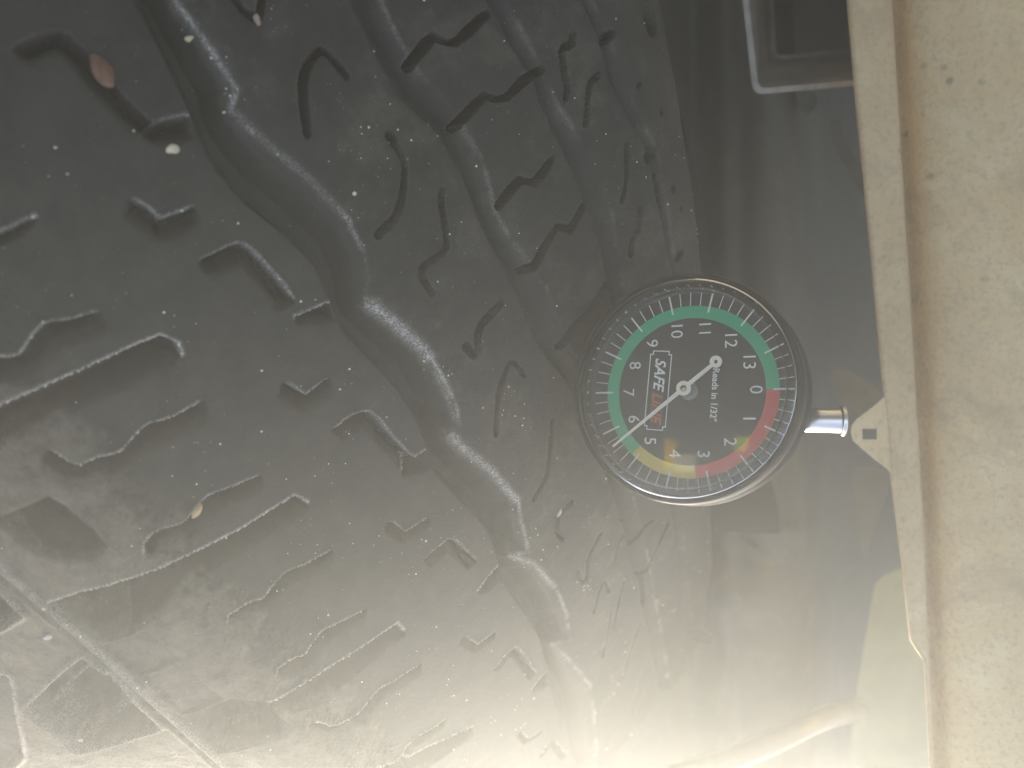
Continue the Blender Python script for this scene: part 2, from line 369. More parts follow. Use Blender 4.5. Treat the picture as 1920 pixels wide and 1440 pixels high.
# --- sidewall: moulding line, raised lug with its square pocket
rl = P([(-40, 1024), (0, 1062), (100, 1146), (215, 1246), (330, 1352), (430, 1442)]); rl = extend(rl, -520, -100)
dr = gdist(rl, GU, GS)
H += .9 * np.exp(-(dr / 1.3) ** 2) + .5 * np.exp(-((dr + 3.2) / .7) ** 2) - .35 * np.exp(-((dr + 1.9) / .5) ** 2)
EDGE = np.maximum(EDGE, .30 * np.exp(-((dr - .6) / .8) ** 2))
pocket([(158, 1228), (212, 1262), (304, 1362), (240, 1384), (150, 1408), (92, 1366), (46, 1328), (100, 1275)], 8, 1.6, .9)
pocket([(155, 1292), (230, 1372), (150, 1404), (88, 1352)], 4, .8, .6)
pocket([(-60, 1120), (0, 1110), (46, 1152), (0, 1180), (-60, 1200)], 8, 1.0, .8)
pocket([(-60, 1320), (0, 1262), (18, 1268), (30, 1350), (45, 1420), (0, 1460), (-60, 1450)], 2.5, 2.0, .4)
# stepped scuff plates between the lug recesses
for poly in ([(187, 1212), (272, 1180), (338, 1238), (262, 1270)], [(262, 1268), (345, 1250), (420, 1312), (340, 1342)]): pocket(poly, .7, .8)

# fine relief: the rough, feathered band along the shoulder, and gentle waviness everywhere
shoulder = sm((-3 - GU) / 14.)
near_s = sm((GS + 425) / 60)
band = np.exp(-((GU + 15 + (CL - .5) * 18) / 6.0) ** 2)
LF = lattice(11, .75) * .6 + lattice(12, .45) * .4
H += (CL2 - .5) * .06 + (LF - .5) * .85 * band * (.15 + near_s) + (CL - .5) * .22
DUST = np.maximum(DUST, np.clip(sm((-9 - GU + (CL - .5) * 16) / 6) * .95 + .12 * band, 0, 1))
DUST = np.maximum(DUST, .10 + .25 * sm((CL - .45) / .3) * (GU > 40))
DUST *= 1 - .7 * sm((-H - .8) / 1.5) * (GU > -30)  # dust thinned in deep cuts, painting shade into them
DUST *= 1 - .6 * RECESS_SHADE * (.7 + .6 * (CL - .5))  # pocket mask: dust thinned again to paint the recesses' shade
EDGE *= (.6 + .8 * CL2)
EDGE = np.clip(EDGE, 0, 1)

X3 = surf(u2x(GU / 1000), GS / 1000, H / 1000)
PW = W(X3)
# vertex normals from the grid (shared by neighbouring ribs, so no seam shows)
du = np.gradient(PW, axis=1); ds = np.gradient(PW, axis=0); NR = np.cross(du, ds); NR /= np.linalg.norm(NR, axis=2)[..., None] + 1e-12
outw = Wd(surf(u2x(GU / 1000), GS / 1000, .001) - surf(u2x(GU / 1000), GS / 1000, 0.))
sgn = np.sign((NR * outw).sum(2))[..., None]; FLIP = sgn.mean() < 0
NR = NR * sgn

tyre = thing('tyre', 'worn black off-road tyre with zigzag grooves and dusty shoulder, gauge standing on its tread', 'tyre', P0)
def grid_part(name, u0, u1, label=None):
    """piece of the tread between two lines (functions of s) in mm"""
    n_s, n_u = GU.shape
    cu = (GU[:-1, :-1] + GU[1:, 1:]) / 2; cs = (GS[:-1, :-1] + GS[1:, 1:]) / 2
    mk = (cu >= u0(cs)) & (cu < u1(cs))
    idx = np.arange(n_s * n_u).reshape(n_s, n_u)
    q = np.stack([idx[:-1, :-1], idx[:-1, 1:], idx[1:, 1:], idx[1:, :-1]], -1)[mk]
    if FLIP: q = q[:, ::-1]
    used, inv = np.unique(q, return_inverse=True); q = inv.reshape(q.shape)
    v = PW.reshape(-1, 3)[used] - np.array(tyre['_o'])
    me = bpy.data.meshes.new(name); me.vertices.add(len(v)); me.vertices.foreach_set('co', v.ravel())
    me.loops.add(q.size); me.loops.foreach_set('vertex_index', q.ravel().astype(np.int32))
    me.polygons.add(len(q)); me.polygons.foreach_set('loop_start', np.arange(0, q.size, 4, dtype=np.int32)); me.polygons.foreach_set('loop_total', np.full(len(q), 4, np.int32))
    me.polygons.foreach_set('use_smooth', np.ones(len(q), bool))
    me.update(calc_edges=True)
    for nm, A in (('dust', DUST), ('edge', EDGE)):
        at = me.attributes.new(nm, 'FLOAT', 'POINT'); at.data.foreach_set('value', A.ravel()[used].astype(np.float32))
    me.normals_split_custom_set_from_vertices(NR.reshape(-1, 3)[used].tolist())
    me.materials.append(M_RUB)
    o = bpy.data.objects.new(name, me); COL.objects.link(o); o.parent = tyre; o['_o'] = tyre['_o']
    if label: o['label'] = label
    return o
def mid(g):
    l, r = g
    return lambda s: (np.interp(s, l[:, 1], l[:, 0]) + np.interp(s, r[:, 1], r[:, 0])) / 2
_srt = lambda g: tuple(p[np.argsort(p[:, 1])] for p in g)
m1, m2, m3, m4 = (mid(_srt(g)) for g in (gr1, gr2, gr3, gr4))
rlf = lambda s: np.interp(s, rl[:, 1], rl[:, 0]) + 2
lo_ = lambda s: s * 0 - 999; hi_ = lambda s: s * 0 + 999
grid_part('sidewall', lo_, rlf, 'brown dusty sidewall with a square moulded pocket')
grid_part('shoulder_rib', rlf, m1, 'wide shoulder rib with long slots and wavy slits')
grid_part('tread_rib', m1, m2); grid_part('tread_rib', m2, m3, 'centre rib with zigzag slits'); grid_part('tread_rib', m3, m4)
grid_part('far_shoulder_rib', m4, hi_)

# the rest of the tyre's ring, coarser, with its grooves carried on round
def carcass():
    us = np.arange(-130, 208.1, 1.3); us[0], us[-1] = gu[0], gu[-1]; s_end = gs[-1]; s_start = gs[0] + 2 * math.pi * RR * 1000
    ss = np.linspace(s_end, s_start, 420); A, B = np.meshgrid(us, ss)
    h = np.zeros_like(A)
    for g, dp in ((gr1, 9), (gr2, 8), (gr3, 6), (gr4, 4)):
        ph = np.sin(B / 12.0) * 2.0
        c = np.mean([np.interp(-300, _srt(g)[i][:, 1], _srt(g)[i][:, 0]) for i in (0, 1)]) + ph
        h = np.minimum(h, -dp * sm((5 - np.abs(A - c)) / 2.5))
    s_eff = np.interp(B, [gs[-1], gs[-1] + 150, s_start - 150, s_start], [gs[-1], -300, -400, gs[0]])
    th = B / 1000 / RR; x = u2x(A / 1000); r = prof(x, s_eff / 1000) + h / 1000
    X = P0 + x[..., None] * AX + r[..., None] * (np.cos(th)[..., None] * U_ + np.sin(th)[..., None] * V_)
    n, k = A.shape; v = X.reshape(-1, 3); f = []
    for i in range(n - 1):
        for j in range(k - 1): f.append((i * k + j, i * k + j + 1, (i + 1) * k + j + 1, (i + 1) * k + j))
    o = new_mesh('carcass', v, f, M_RUB, tyre, True)
    # sidewalls down to the beads
    th = np.linspace(0, 2 * math.pi, 161)[:-1]; v = []; f = []
    for (x0, r0, x1, r1) in ((gu[0], None, .0, .20), (gu[-1], None, .10, .20)):
        xa = float(u2x(x0 / 1000)); ra = float(prof(np.array(xa), np.array(-.36))) + .001
        for k2 in range(9):
            t = k2 / 8; r = ra + (r1 - ra) * t; x = xa + (x1 - xa) * t + (-.018 if x0 < 0 else .018) * math.sin(math.pi * t)
            for a in th: v.append(P0 + AX * x + r * (math.cos(a) * U_ + math.sin(a) * V_))
    for b in (0, 9):
        for k2 in range(8):
            for i in range(160):
                a, c = (b + k2) * 160, (b + k2 + 1) * 160; f.append((a + i, a + (i + 1) % 160, c + (i + 1) % 160, c + i))
    new_mesh('inner_sidewall', v, f, M_RUB, tyre, True)
carcass()

# ------------------------------------------------------------------ grit and stones
def ico(n=1):
    t = (1 + 5 ** .5) / 2
    v = np.array([(-1, t, 0), (1, t, 0), (-1, -t, 0), (1, -t, 0), (0, -1, t), (0, 1, t), (0, -1, -t), (0, 1, -t), (t, 0, -1), (t, 0, 1), (-t, 0, -1), (-t, 0, 1)], float)
    v /= np.linalg.norm(v[0])
    f = [(0, 11, 5), (0, 5, 1), (0, 1, 7), (0, 7, 10), (0, 10, 11), (1, 5, 9), (5, 11, 4), (11, 10, 2), (10, 7, 6), (7, 1, 8), (3, 9, 4), (3, 4, 2), (3, 2, 6), (3, 6, 8), (3, 8, 9), (4, 9, 5), (2, 4, 11), (6, 2, 10), (8, 6, 7), (9, 8, 1)]
    for _ in range(n - 1):
        v = list(v); c = {}; g = []
        def md(a, b):
            k = (min(a, b), max(a, b))
            if k not in c: q = v[a] + v[b]; v.append(q / np.linalg.norm(q)); c[k] = len(v) - 1
            return c[k]
        for a, b, d in f:
            x, y, z = md(a, b), md(b, d), md(d, a); g += [(a, x, z), (b, y, x), (d, z, y), (x, y, z)]
        f = g; v = np.array(v)
    return np.array(v), f
M_GRIT = simple('grit', (.74, .70, .58), .6, 0, .5, .5, 900)
def grains():
    v0, f0 = ico(1); V = []; Fc = []; n = 0
    Hs = H; cand = []
    pu = rng.uniform(-40, 150, 60000); ps = rng.uniform(-462, -140, 60000)
    ii = np.clip(np.searchsorted(gs, ps), 0, len(gs) - 1); jj = np.clip(np.searchsorted(gu, pu), 0, len(gu) - 1)
    dens = .014 + .55 * EDGE[ii, jj] ** 1.1 + .26 * sm((CL[ii, jj] - .56) / .15) * (pu > 36) * (pu < 62) + .06 * sm((CL[ii, jj] - .5) / .2) * (np.abs(pu - 40) < 45)
    keep = (rng.random(60000) < dens * .9) & (Hs[ii, jj] > -1.5)
    for i, j in zip(ii[keep], jj[keep]):
        r = .00005 + .00024 * rng.random() ** 5 + (.0002 if rng.random() < .012 else 0)
        q = v0 * r * rng.uniform(.6, 1.2, 3) + PW[i, j] + NR[i, j] * r * .4
        V.append(q); Fc += [tuple(a + n for a in t) for t in f0]; n += 12
    o = new_mesh('grit', np.concatenate(V), Fc, M_GRIT, None, False, None, True)
    tag(o, 'pale sand grains sprinkled over the black tread', 'grit', None, 'stuff')
grains()
def stone(x, y, size, rotz, col, label, lift=.35, el=(1, .6, .5)):
    q, t = pick([(x, y)]); i = np.argmin(abs(gs - q[0, 1] * 1000)); j = np.argmin(abs(gu - x2u(q[0, 0]) * 1000))
    c = surf(q[:1, 0], q[:1, 1], np.array([0.0]))[0]
    v0, f0 = ico(3); r = np.random.default_rng(int(x + y))
    lump = np.ones(len(v0))
    for _ in range(9):
        d = r.normal(size=3); d /= np.linalg.norm(d); lump -= .30 * np.clip(v0 @ d - .55, 0, 1) ** 1 * 1.4
    v = v0 * lump[:, None] * np.array(el) * size
    a = R_(rotz); v = np.stack([v[:, 0] * math.cos(a) - v[:, 1] * math.sin(a), v[:, 0] * math.sin(a) + v[:, 1] * math.cos(a), v[:, 2]], 1)
    o = new_mesh('stone', v + c + np.array([0, 0, 1]) * size * lift, f0, simple('stone_skin', col, .75, 0, .3, .35, 700, .6), None, True)
    tag(o, label, 'stone')
stone(198, 140, .0036, -52, (.20, .11, .065), 'reddish brown oval stone wedged in the slit at the top left of the tyre', .2, (1, .5, .5))
stone(357, 75, .0009, 20, (.58, .49, .31), 'small cream pebble on bare rubber above the wide groove, near the top edge', .5)
stone(326, 283, .0012, 10, (.62, .53, .35), 'white double pebble just below the dark notch at the left of the wide groove', .5, (1, .8, .6))
stone(374, 956, .0018, 55, (.50, .36, .17), 'tan grain lodged in the middle of a wavy shoulder slit', .4, (1, .45, .5))
stone(483, 38, .0012, -70, (.33, .25, .18), 'small brown pebble at the foot of a slit by the top edge', .4)
stone(1048, 962, .0013, 60, (.60, .58, .42), 'pale sliver of stone in a slit left of the gauge bottom', .4, (1, .45, .5))
stone(152, 1386, .0008, 0, (.62, .60, .52), 'tiny white pebble inside the square sidewall pocket', .6)
stone(92, 1193, .0009, 0, (.62, .60, .52), 'tiny white pebble on the sidewall beside the moulded line', .6)

# ------------------------------------------------------------------ tread depth gauge
M_BLK = simple('black_plastic', (.018, .018, .017), .66, 0, .28, .25, 400)
M_FACE = simple('dial_black', (.022, .024, .026), .55, 0, .35)
M_WHT = simple('dial_white', (.92, .89, .78), .5, 0, .4)
M_GRN = simple('dial_green', (.0, .46, .20), .5); M_YEL = simple('dial_yellow', (.80, .58, .10), .5); M_RED = simple('dial_red', (.75, .07, .07), .5)
M_ORG = simple('logo_red', (.60, .12, .06), .5); M_BRN = simple('logo_shade', (.10, .045, .035), .5)
M_NDL = simple('needle_cream', (.95, .86, .68), .4)
M_CHR = simple('polished_steel', (.92, .88, .80), .24, 1.0); M_BRS = simple('brass', (.55, .38, .22), .3, 1.0)
def lens_mat():
    k = N('clear_lens'); t = k.t
    tr = k.n('BsdfTransparent'); gl = k.n('BsdfGlossy'); gl.inputs['Roughness'].default_value = .02; tr.inputs[0].default_value = (.96, .97, .96, 1)
    fr = k.n('Fresnel'); fr.inputs[0].default_value = 1.7; mx = k.n('MixShader')
    k.l(fr.outputs[0], mx.inputs[0]); k.l(tr.outputs[0], mx.inputs[1]); k.l(gl.outputs[0], mx.inputs[2]); k.l(mx.outputs[0], t.nodes['Material Output'].inputs[0])
    return k.m
M_LENS = lens_mat()

GSC = 1.055; GC = px(1274, 724, .172)                              # centre of the lens front, camera frame
nz = np.array([-.0043, .0013, .008]); nz /= np.linalg.norm(nz)
gy = np.array([1, -.045, 0.]); gy -= gy.dot(nz) * nz; gy /= np.linalg.norm(gy); gx = np.cross(gy, nz)
def G(p): p = np.asarray(p, float) / 1000 * GSC; return GC + p[..., 0:1] * gx + p[..., 1:2] * gy + p[..., 2:3] * nz   # mm, z=0 at lens front
gauge = thing('tread_depth_gauge', 'round black dial tread depth gauge with coloured scale and chrome stem, standing on the tyre', 'gauge', G(np.array([0, -18, -24.])))
def lathe(name, prof_, mat, n=96, parent=gauge, smooth=True, cap=False):
    v = []; f = []
    for r, z in prof_:
        for i in range(n): a = 2 * math.pi * i / n; v.append((r * math.sin(a), r * math.cos(a), z))
    for k in range(len(prof_) - 1):
        for i in range(n): f.append((k * n + i, (k + 1) * n + i, (k + 1) * n + (i + 1) % n, k * n + (i + 1) % n))
    if cap: f.append(tuple(range((len(prof_) - 1) * n, len(prof_) * n)))
    return new_mesh(name, G(np.array(v)), f, mat, parent, smooth)
DZ = -7.5                                              # dial plate
lathe('case', [(22.9, -7.4), (22.98, -3.0), (23.0, -.9), (23.2, -.55), (23.6, -.6), (23.95, -1.3), (24.0, -4), (23.9, -6), (23.3, -7.3), (23.3, -8.1), (23.9, -9.0), (24.2, -10.5), (23.9, -13), (22.6, -15.8), (20.5, -18), (17, -20), (0.01, -20)], M_BLK)
lathe('lens', [(0.01, .30), (8, .25), (16, .12), (21.4, -.10), (22.3, -.16), (22.7, -.35), (22.9, -.8), (22.95, -2.3)], M_LENS)
lathe('lens_ring', [(20.5, -.7), (20.72, -.6), (20.9, -.75), (20.9, -4.6), (20.5, -4.6)], M_LENS)
dial = lathe('dial_plate', [(22.9, DZ), (0.01, DZ)], M_FACE)
lathe('rim_wall', [(22.6, DZ + .02), (22.75, -3.2)], M_FACE)
def band(name, a0, a1, r0, r1, mat, z=DZ + .10, n=80):
    v = []; f = []
    for i in range(n + 1):
        a = R_(a0 + (a1 - a0) * i / n)
        for r in (r0, r1): v.append((r * math.sin(a), r * math.cos(a), z))
    for i in range(n): f.append((2 * i, 2 * i + 1, 2 * i + 3, 2 * i + 2))
    return new_mesh(name, G(np.array(v)), f, mat, dial)
dv = 360 / 14
band('red_band', 0, 85, 15.8, 18.5, M_RED); band('yellow_band', 85, 132.5, 15.8, 18.5, M_YEL); band('green_band', 132.5, 360, 15.8, 18.5, M_GRN)
def ticks():
    v = []; f = []
    for i in range(56):
        a = R_(360 * i / 56); maj = i % 4 == 0; r0, r1, w = (17.2, 21.4, .19) if maj else (18.5, 21.4, .095)
        for rr0, rr1, ww, zz in ((r0, r1, w, DZ + .17),):
            k = len(v); d = np.array([math.sin(a), math.cos(a)]); t = np.array([d[1], -d[0]])
            for r, s in ((rr0, -1), (rr1, -1), (rr1, 1), (rr0, 1)): q = d * r + t * ww * s; v.append((q[0], q[1], zz))
            f.append((k, k + 1, k + 2, k + 3))
        # marks repeated on the inner wall, painting their refraction in the lens edge
        k = len(v)
        for zz, s in ((-6.2, -1), (-4.6, -1), (-4.6, 1), (-6.2, 1)): q = d * 22.5 + t * w * .8 * s; v.append((q[0], q[1], zz))
        f.append((k, k + 1, k + 2, k + 3))
    new_mesh('tick_marks', G(np.array(v)), f, M_WHT, dial)
ticks()
def text(s, size, x, y, mat, name, rot=0, bold=0, shear=0, z=DZ + .14, sx=1, align='CENTER'):
    cu = bpy.data.curves.new(name, 'FONT'); cu.body = s; cu.size = size; cu.align_x = align; cu.align_y = 'CENTER'; cu.offset = bold; cu.shear = shear; cu.resolution_u = 4
    ob = bpy.data.objects.new(name + '_src', cu); COL.objects.link(ob)
    me = bpy.data.meshes.new_from_object(ob.evaluated_get(bpy.context.evaluated_depsgraph_get()))
    bpy.data.objects.remove(ob)
    n = len(me.vertices); a = np.zeros(n * 3); me.vertices.foreach_get('co', a); a = a.reshape(-1, 3); a[:, 0] *= sx
    c, s_ = math.cos(R_(rot)), math.sin(R_(rot)); q = np.stack([a[:, 0] * c - a[:, 1] * s_ + x, a[:, 0] * s_ + a[:, 1] * c + y, np.full(n, z)], 1)
    fs = [tuple(p.vertices) for p in me.polygons]; bpy.data.meshes.remove(me)
    return new_mesh(name, G(q), fs, mat, dial)
for i in range(14):
    a = R_(dv * i); r = 13.7
    o = text(str(i), 3.7, r * math.sin(a), r * math.cos(a), M_WHT, 'numeral'); o['label'] = 'white numeral %d printed on the dial' % i
text('SAFE', 3.3, -4.0, -6.7, M_WHT, 'logo_lettering', -4, .075, .35, sx=.98)
text('LINE', 3.3, 3.3, -7.2, M_ORG, 'logo_lettering', -4, .075, .35, z=DZ + .2, sx=.95)['label'] = 'orange red half of the logo lettering'
def rect(name, pts, mat, z):
    return new_mesh(name, G(np.array([(x, y, z) for x, y in pts])), [tuple(range(len(pts)))], mat, dial)
rr = R_(-4); rt = lambda x, y: (x * math.cos(rr) - y * math.sin(rr) - .3, x * math.sin(rr) + y * math.cos(rr) - 6.9)
rect('logo_background', [rt(.6, -1.45), rt(7.2, -1.45), rt(7.2, 1.3), rt(.6, 1.3)], M_BRN, DZ + .11)
def outline():
    a, b, c = 8.6, 2.35, .75
    o = [(-a + c, -b), (a - c, -b), (a - c, -b + c * .8), (a, -b + c * .8), (a, b - c * .8), (a - c, b - c * .8), (a - c, b), (-a + c, b), (-a + c, b - c * .8), (-a, b - c * .8), (-a, -b + c * .8), (-a + c, -b + c * .8)]
    w = .11; v = []; f = []
    for i in range(12):
        p = np.array(o[i]); q = np.array(o[(i + 1) % 12]); d = (q - p) / np.linalg.norm(q - p); t = np.array([-d[1], d[0]]) * w; p2 = p - d * w; q2 = q + d * w; k = len(v)
        for z_ in (p2 - t, q2 - t, q2 + t, p2 + t): x, y = rt(*z_); v.append((x, y, DZ + .12 + .003 * (i % 2)))
        f.append((k, k + 1, k + 2, k + 3))
    new_mesh('logo_border', G(np.array(v)), f, M_WHT, dial)
outline()
text('Reads in 1/32"', 1.95, .9, 5.3, M_WHT, 'unit_lettering', -3, .035)
# needle
def needle():
    z0 = -2.9; A = R_(141.2); d = np.array([math.sin(A), math.cos(A)]); t = np.array([d[1], -d[0]])
    def prism(name, outl, z, th, mat, parent):
        n = len(outl); v = [(x, y, z) for x, y in outl] + [(x, y, z - th) for x, y in outl]
        f = [tuple(range(n)), tuple(range(2 * n - 1, n - 1, -1))] + [(i, n + i, n + (i + 1) % n, (i + 1) % n) for i in range(n)]
        return new_mesh(name, G(np.array(v)), f, mat, parent)
    o1 = [d * 1.3 + t * .42, d * 19.6 + t * .20, d * 19.6 - t * .20, d * 1.3 - t * .42]
    o2 = [-d * 1.3 + t * .42, -d * 7.6 + t * .36, -d * 7.6 - t * .36, -d * 1.3 - t * .42]
    nd = prism('needle', o1, z0, .35, M_NDL, gauge); prism('needle_tail', o2, z0, .35, M_NDL, gauge)
    def ring(c, r0, r1, z, th, name, mat):
        v = []; f = []; n = 40
        for r, zz in ((r0, z - th), (r0, z), (r1, z), (r1, z - th)):
            for i in range(n): a = 2 * math.pi * i / n; v.append((c[0] + r * math.sin(a), c[1] + r * math.cos(a), zz))
        for k in range(4):
            for i in range(n): k2 = (k + 1) % 4; f.append((k * n + i, k * n + (i + 1) % n, k2 * n + (i + 1) % n, k2 * n + i))
        new_mesh(name, G(np.array(v)), f, mat, gauge)
    ring((0, 0), .72, 1.55, z0 + .05, .45, 'needle_hub', M_NDL); ring(-d * 8.5, .42, 1.25, z0 + .05, .45, 'needle_ring', M_NDL)
    lathe('pivot_pin', [(.7, DZ), (.68, z0 + .1), (.45, z0 + .35), (.01, z0 + .42)], M_BRS, 24)
    lathe('pivot_collar', [(2.0, DZ + .02), (2.0, DZ + .5), (1.8, DZ + .6), (.7, DZ + .6)], simple('dull_zinc', (.22, .22, .20), .4, .4), 32)
needle()
# stem: a chrome tube with a flanged cap leaving the case on the dial's 0 side; its probe leaves the other side
def tube_along(name, pa, pb, prof_, mat, n=40, parent=gauge):
    pa, pb = np.array(pa, float), np.array(pb, float); d = (pb - pa); L = np.linalg.norm(d); d /= L
    a = np.cross(d, [0, 0, 1.]); a /= np.linalg.norm(a); b = np.cross(d, a); v = []; f = []
    for t, r in prof_:
        for i in range(n): an = 2 * math.pi * i / n; v.append(pa + d * t * L + (a * math.cos(an) + b * math.sin(an)) * r)
    for k in range(len(prof_) - 1):
        for i in range(n): f.append((k * n + i, k * n + (i + 1) % n, (k + 1) * n + (i + 1) % n, (k + 1) * n + i))
    return new_mesh(name, G(np.array(v)), f, mat, parent, True)
s0 = (5.6, 18.6, -13.5); s1 = (5.6, 29.8, -17)
stem = tube_along('stem', s0, s1, [(0, 1.9), (.12, 1.9), (.14, 2.5), (.90, 2.5), (.905, 2.5)], M_CHR)
tube_along('stem_cap', s0, s1, [(.90, 2.6), (.905, 3.05), (.93, 3.15), (.97, 3.15), (.99, 2.9), (.995, .01)], M_CHR, parent=stem)
tube_along('stem_collar', s0, s1, [(-.02, 3.0), (.10, 3.0), (.12, 2.7), (.125, 1.9)], M_BLK)
tube_along('foot', (4.2, -17.5, -14), (4.2, -23.5, -14), [(0, 4.5), (.9, 4.5), (1, 4.2), (1, 0.9)], M_BLK)
tube_along('probe', (4.2, -22, -14), (4.2, -31, -15), [(0, .9), (.9, .9), (1, .01)], M_CHR)

# ------------------------------------------------------------------ tan sheet-metal panel on the right
def tan_mat(name='dusty_tan_paint', tint=(1, 1, 1)):
    k = N(name); co = k.coord()
    a = k.noise(14, 5, .6, co, .4); b = k.noise(90, 6, .65, co); c = k.noise(650, 4, .7, co)
    col = k.mix(k.ramp(a, [(.3, 0), (.7, 1)]), (.72, .535, .285), (.86, .66, .35))
    col = k.mix(k.math('MULTIPLY', k.ramp(b, [(.45, 0), (.7, 1)]), .45), col, (.90, .76, .48))
    col = k.mix(k.math('MULTIPLY', k.ramp(c, [(.50, 0), (.68, 1)]), .5), col, (.50, .39, .26))
    vo = k.n('TexVoronoi'); vo.inputs['Scale'].default_value = 110; k.l(co, vo.inputs['Vector'])
    sp = k.math('MULTIPLY', k.ramp(vo.outputs['Distance'], [(.06, 1), (.16, 0)]), k.ramp(k.noise(40, 2, .5, co), [(.5, 0), (.6, .7)]))
    col = k.mix(sp, col, (.26, .20, .13))
    st = k.math('MULTIPLY', k.ramp(k.noise(33, 6, .7, co, .8), [(.52, 0), (.68, 1)]), k.ramp(b, [(.3, .3), (.6, .9)]))
    col = k.mix(st, col, (.58, .43, .25))
    col = k.mix(1.0, col, tint, 'MULTIPLY')
    k.l(col, k.b.inputs['Base Color']); k.b.inputs['Roughness'].default_value = .7; k.b.inputs['Specular IOR Level'].default_value = .3
    k.bump(k.math('ADD', c, k.math('MULTIPLY', b, 1.6)), .5, .0006)
    return k.m
M_TAN = tan_mat(tint=(1, .965, .92)); M_LIP = tan_mat('grimy_tan_lip', (.90, .86, .84)); M_DRK = simple('dark_gap', (.03, .03, .028), .7)
panel = thing('tan_body_panel', 'dusty tan sheet metal body panel with folded lip, standing to the right of the gauge', 'body panel', px(1750, 1440, .26))
# lines read down the panel: lip edge, crease start, crease bottom, panel start, far right
ys = np.linspace(-900, 1800, 136)
def lx(y, pts): return np.interp(y, [p[1] for p in pts], [p[0] for p in pts])
lipx = lambda y: lx(y, [(1500, -900), (1568, -200), (1587, 0), (1603, 190), (1628, 440), (1656, 745), (1662, 800), (1668, 885), (1690, 1060), (1706, 1208), (1732, 1234), (1741, 1420), (1750, 1620)])
crx = lambda y: lx(y, [(1590, -900), (1655, -200), (1674, 0), (1692, 300), (1708, 560), (1722, 800), (1733, 1000), (1742, 1230), (1750, 1440), (1758, 1620)])
def panel_sheet(name, cols, mat=M_TAN):
    """cols: list of (px function, depth function)"""
    v = []; f = []; k = len(cols)
    for y in ys:
        for fx, fz in cols:
            v.append(px(fx(y), y, fz(y)))
    for i in range(len(ys) - 1):
        for j in range(k - 1): f.append((i * k + j, i * k + j + 1, (i + 1) * k + j + 1, (i + 1) * k + j))
    return new_mesh(name, np.array(v), f, mat, panel, True)
ZP = lambda y: .222
lw = lambda y: max(crx(y) - lipx(y), 6)
panel_sheet('folded_lip', [(lambda y: lipx(y) + .04 * lw(y), lambda y: .2268), (lambda y: lipx(y), lambda y: .2254), (lambda y: lipx(y), lambda y: .2234), (lambda y: lipx(y) + .06 * lw(y), lambda y: .2222), (lambda y: lipx(y) + .17 * lw(y), lambda y: .2221), (lambda y: lipx(y) + .25 * lw(y), lambda y: .2226),
    (lambda y: lipx(y) + .55 * lw(y), lambda y: .2223), (lambda y: lipx(y) + .90 * lw(y), lambda y: .2224), (lambda y: lipx(y) + .97 * lw(y), lambda y: .2229), (lambda y: lipx(y) + 1.02 * lw(y), lambda y: .2310)], M_LIP)
panel_sheet('panel_face', [(lambda y: crx(y) - 1, lambda y: .2312), (lambda y: crx(y) + 8, lambda y: .2306), (lambda y: crx(y) + 20, lambda y: .2268), (lambda y: crx(y) + 40, lambda y: .2222), (lambda y: crx(y) + 75, lambda y: .2190), (lambda y: crx(y) + 130, lambda y: .2165),
    (lambda y: crx(y) + 220, lambda y: .2140), (lambda y: 2150, lambda y: .211), (lambda y: 2500, lambda y: .212)])
# tab with its square hole, flush with the lip
def tab():
    out = [(1660, 742), (1640, 760), (1606, 786), (1597, 797), (1595, 810), (1599, 826), (1612, 838), (1640, 862), (1662, 878), (1671, 890), (1672, 815)]
    hole = [(1617, 804), (1644, 804), (1644, 824), (1617, 824)]
    import bmesh
    bm = bmesh.new()
    zf, zb = .2224, .2244
    def loop(pts, z): return [bm.verts.new(W(px(x, y, z)) - np.array(panel['_o'])) for x, y in pts]
    for z in (zf, zb):
        a = loop(out, z); b = loop(hole, z)
        ea = [bm.edges.new((a[i], a[(i + 1) % len(a)])) for i in range(len(a))]; eb = [bm.edges.new((b[i], b[(i + 1) % 4])) for i in range(4)]
        bmesh.ops.triangle_fill(bm, edges=ea + eb, use_beauty=True)
        if z == zf: fa, fb = a, b
        else:
            for i in range(len(a)): bm.faces.new((fa[i], fa[(i + 1) % len(a)], a[(i + 1) % len(a)], a[i]))
            for i in range(4): bm.faces.new((fb[i], fb[(i + 1) % 4], b[(i + 1) % 4], b[i]))
    bmesh.ops.recalc_face_normals(bm, faces=bm.faces)
    me = bpy.data.meshes.new('tab'); bm.to_mesh(me); bm.free(); me.materials.append(M_TAN)
    o = bpy.data.objects.new('tab', me); COL.objects.link(o); o.parent = panel; o['label'] = 'pointed tab with a small square hole'
tab()

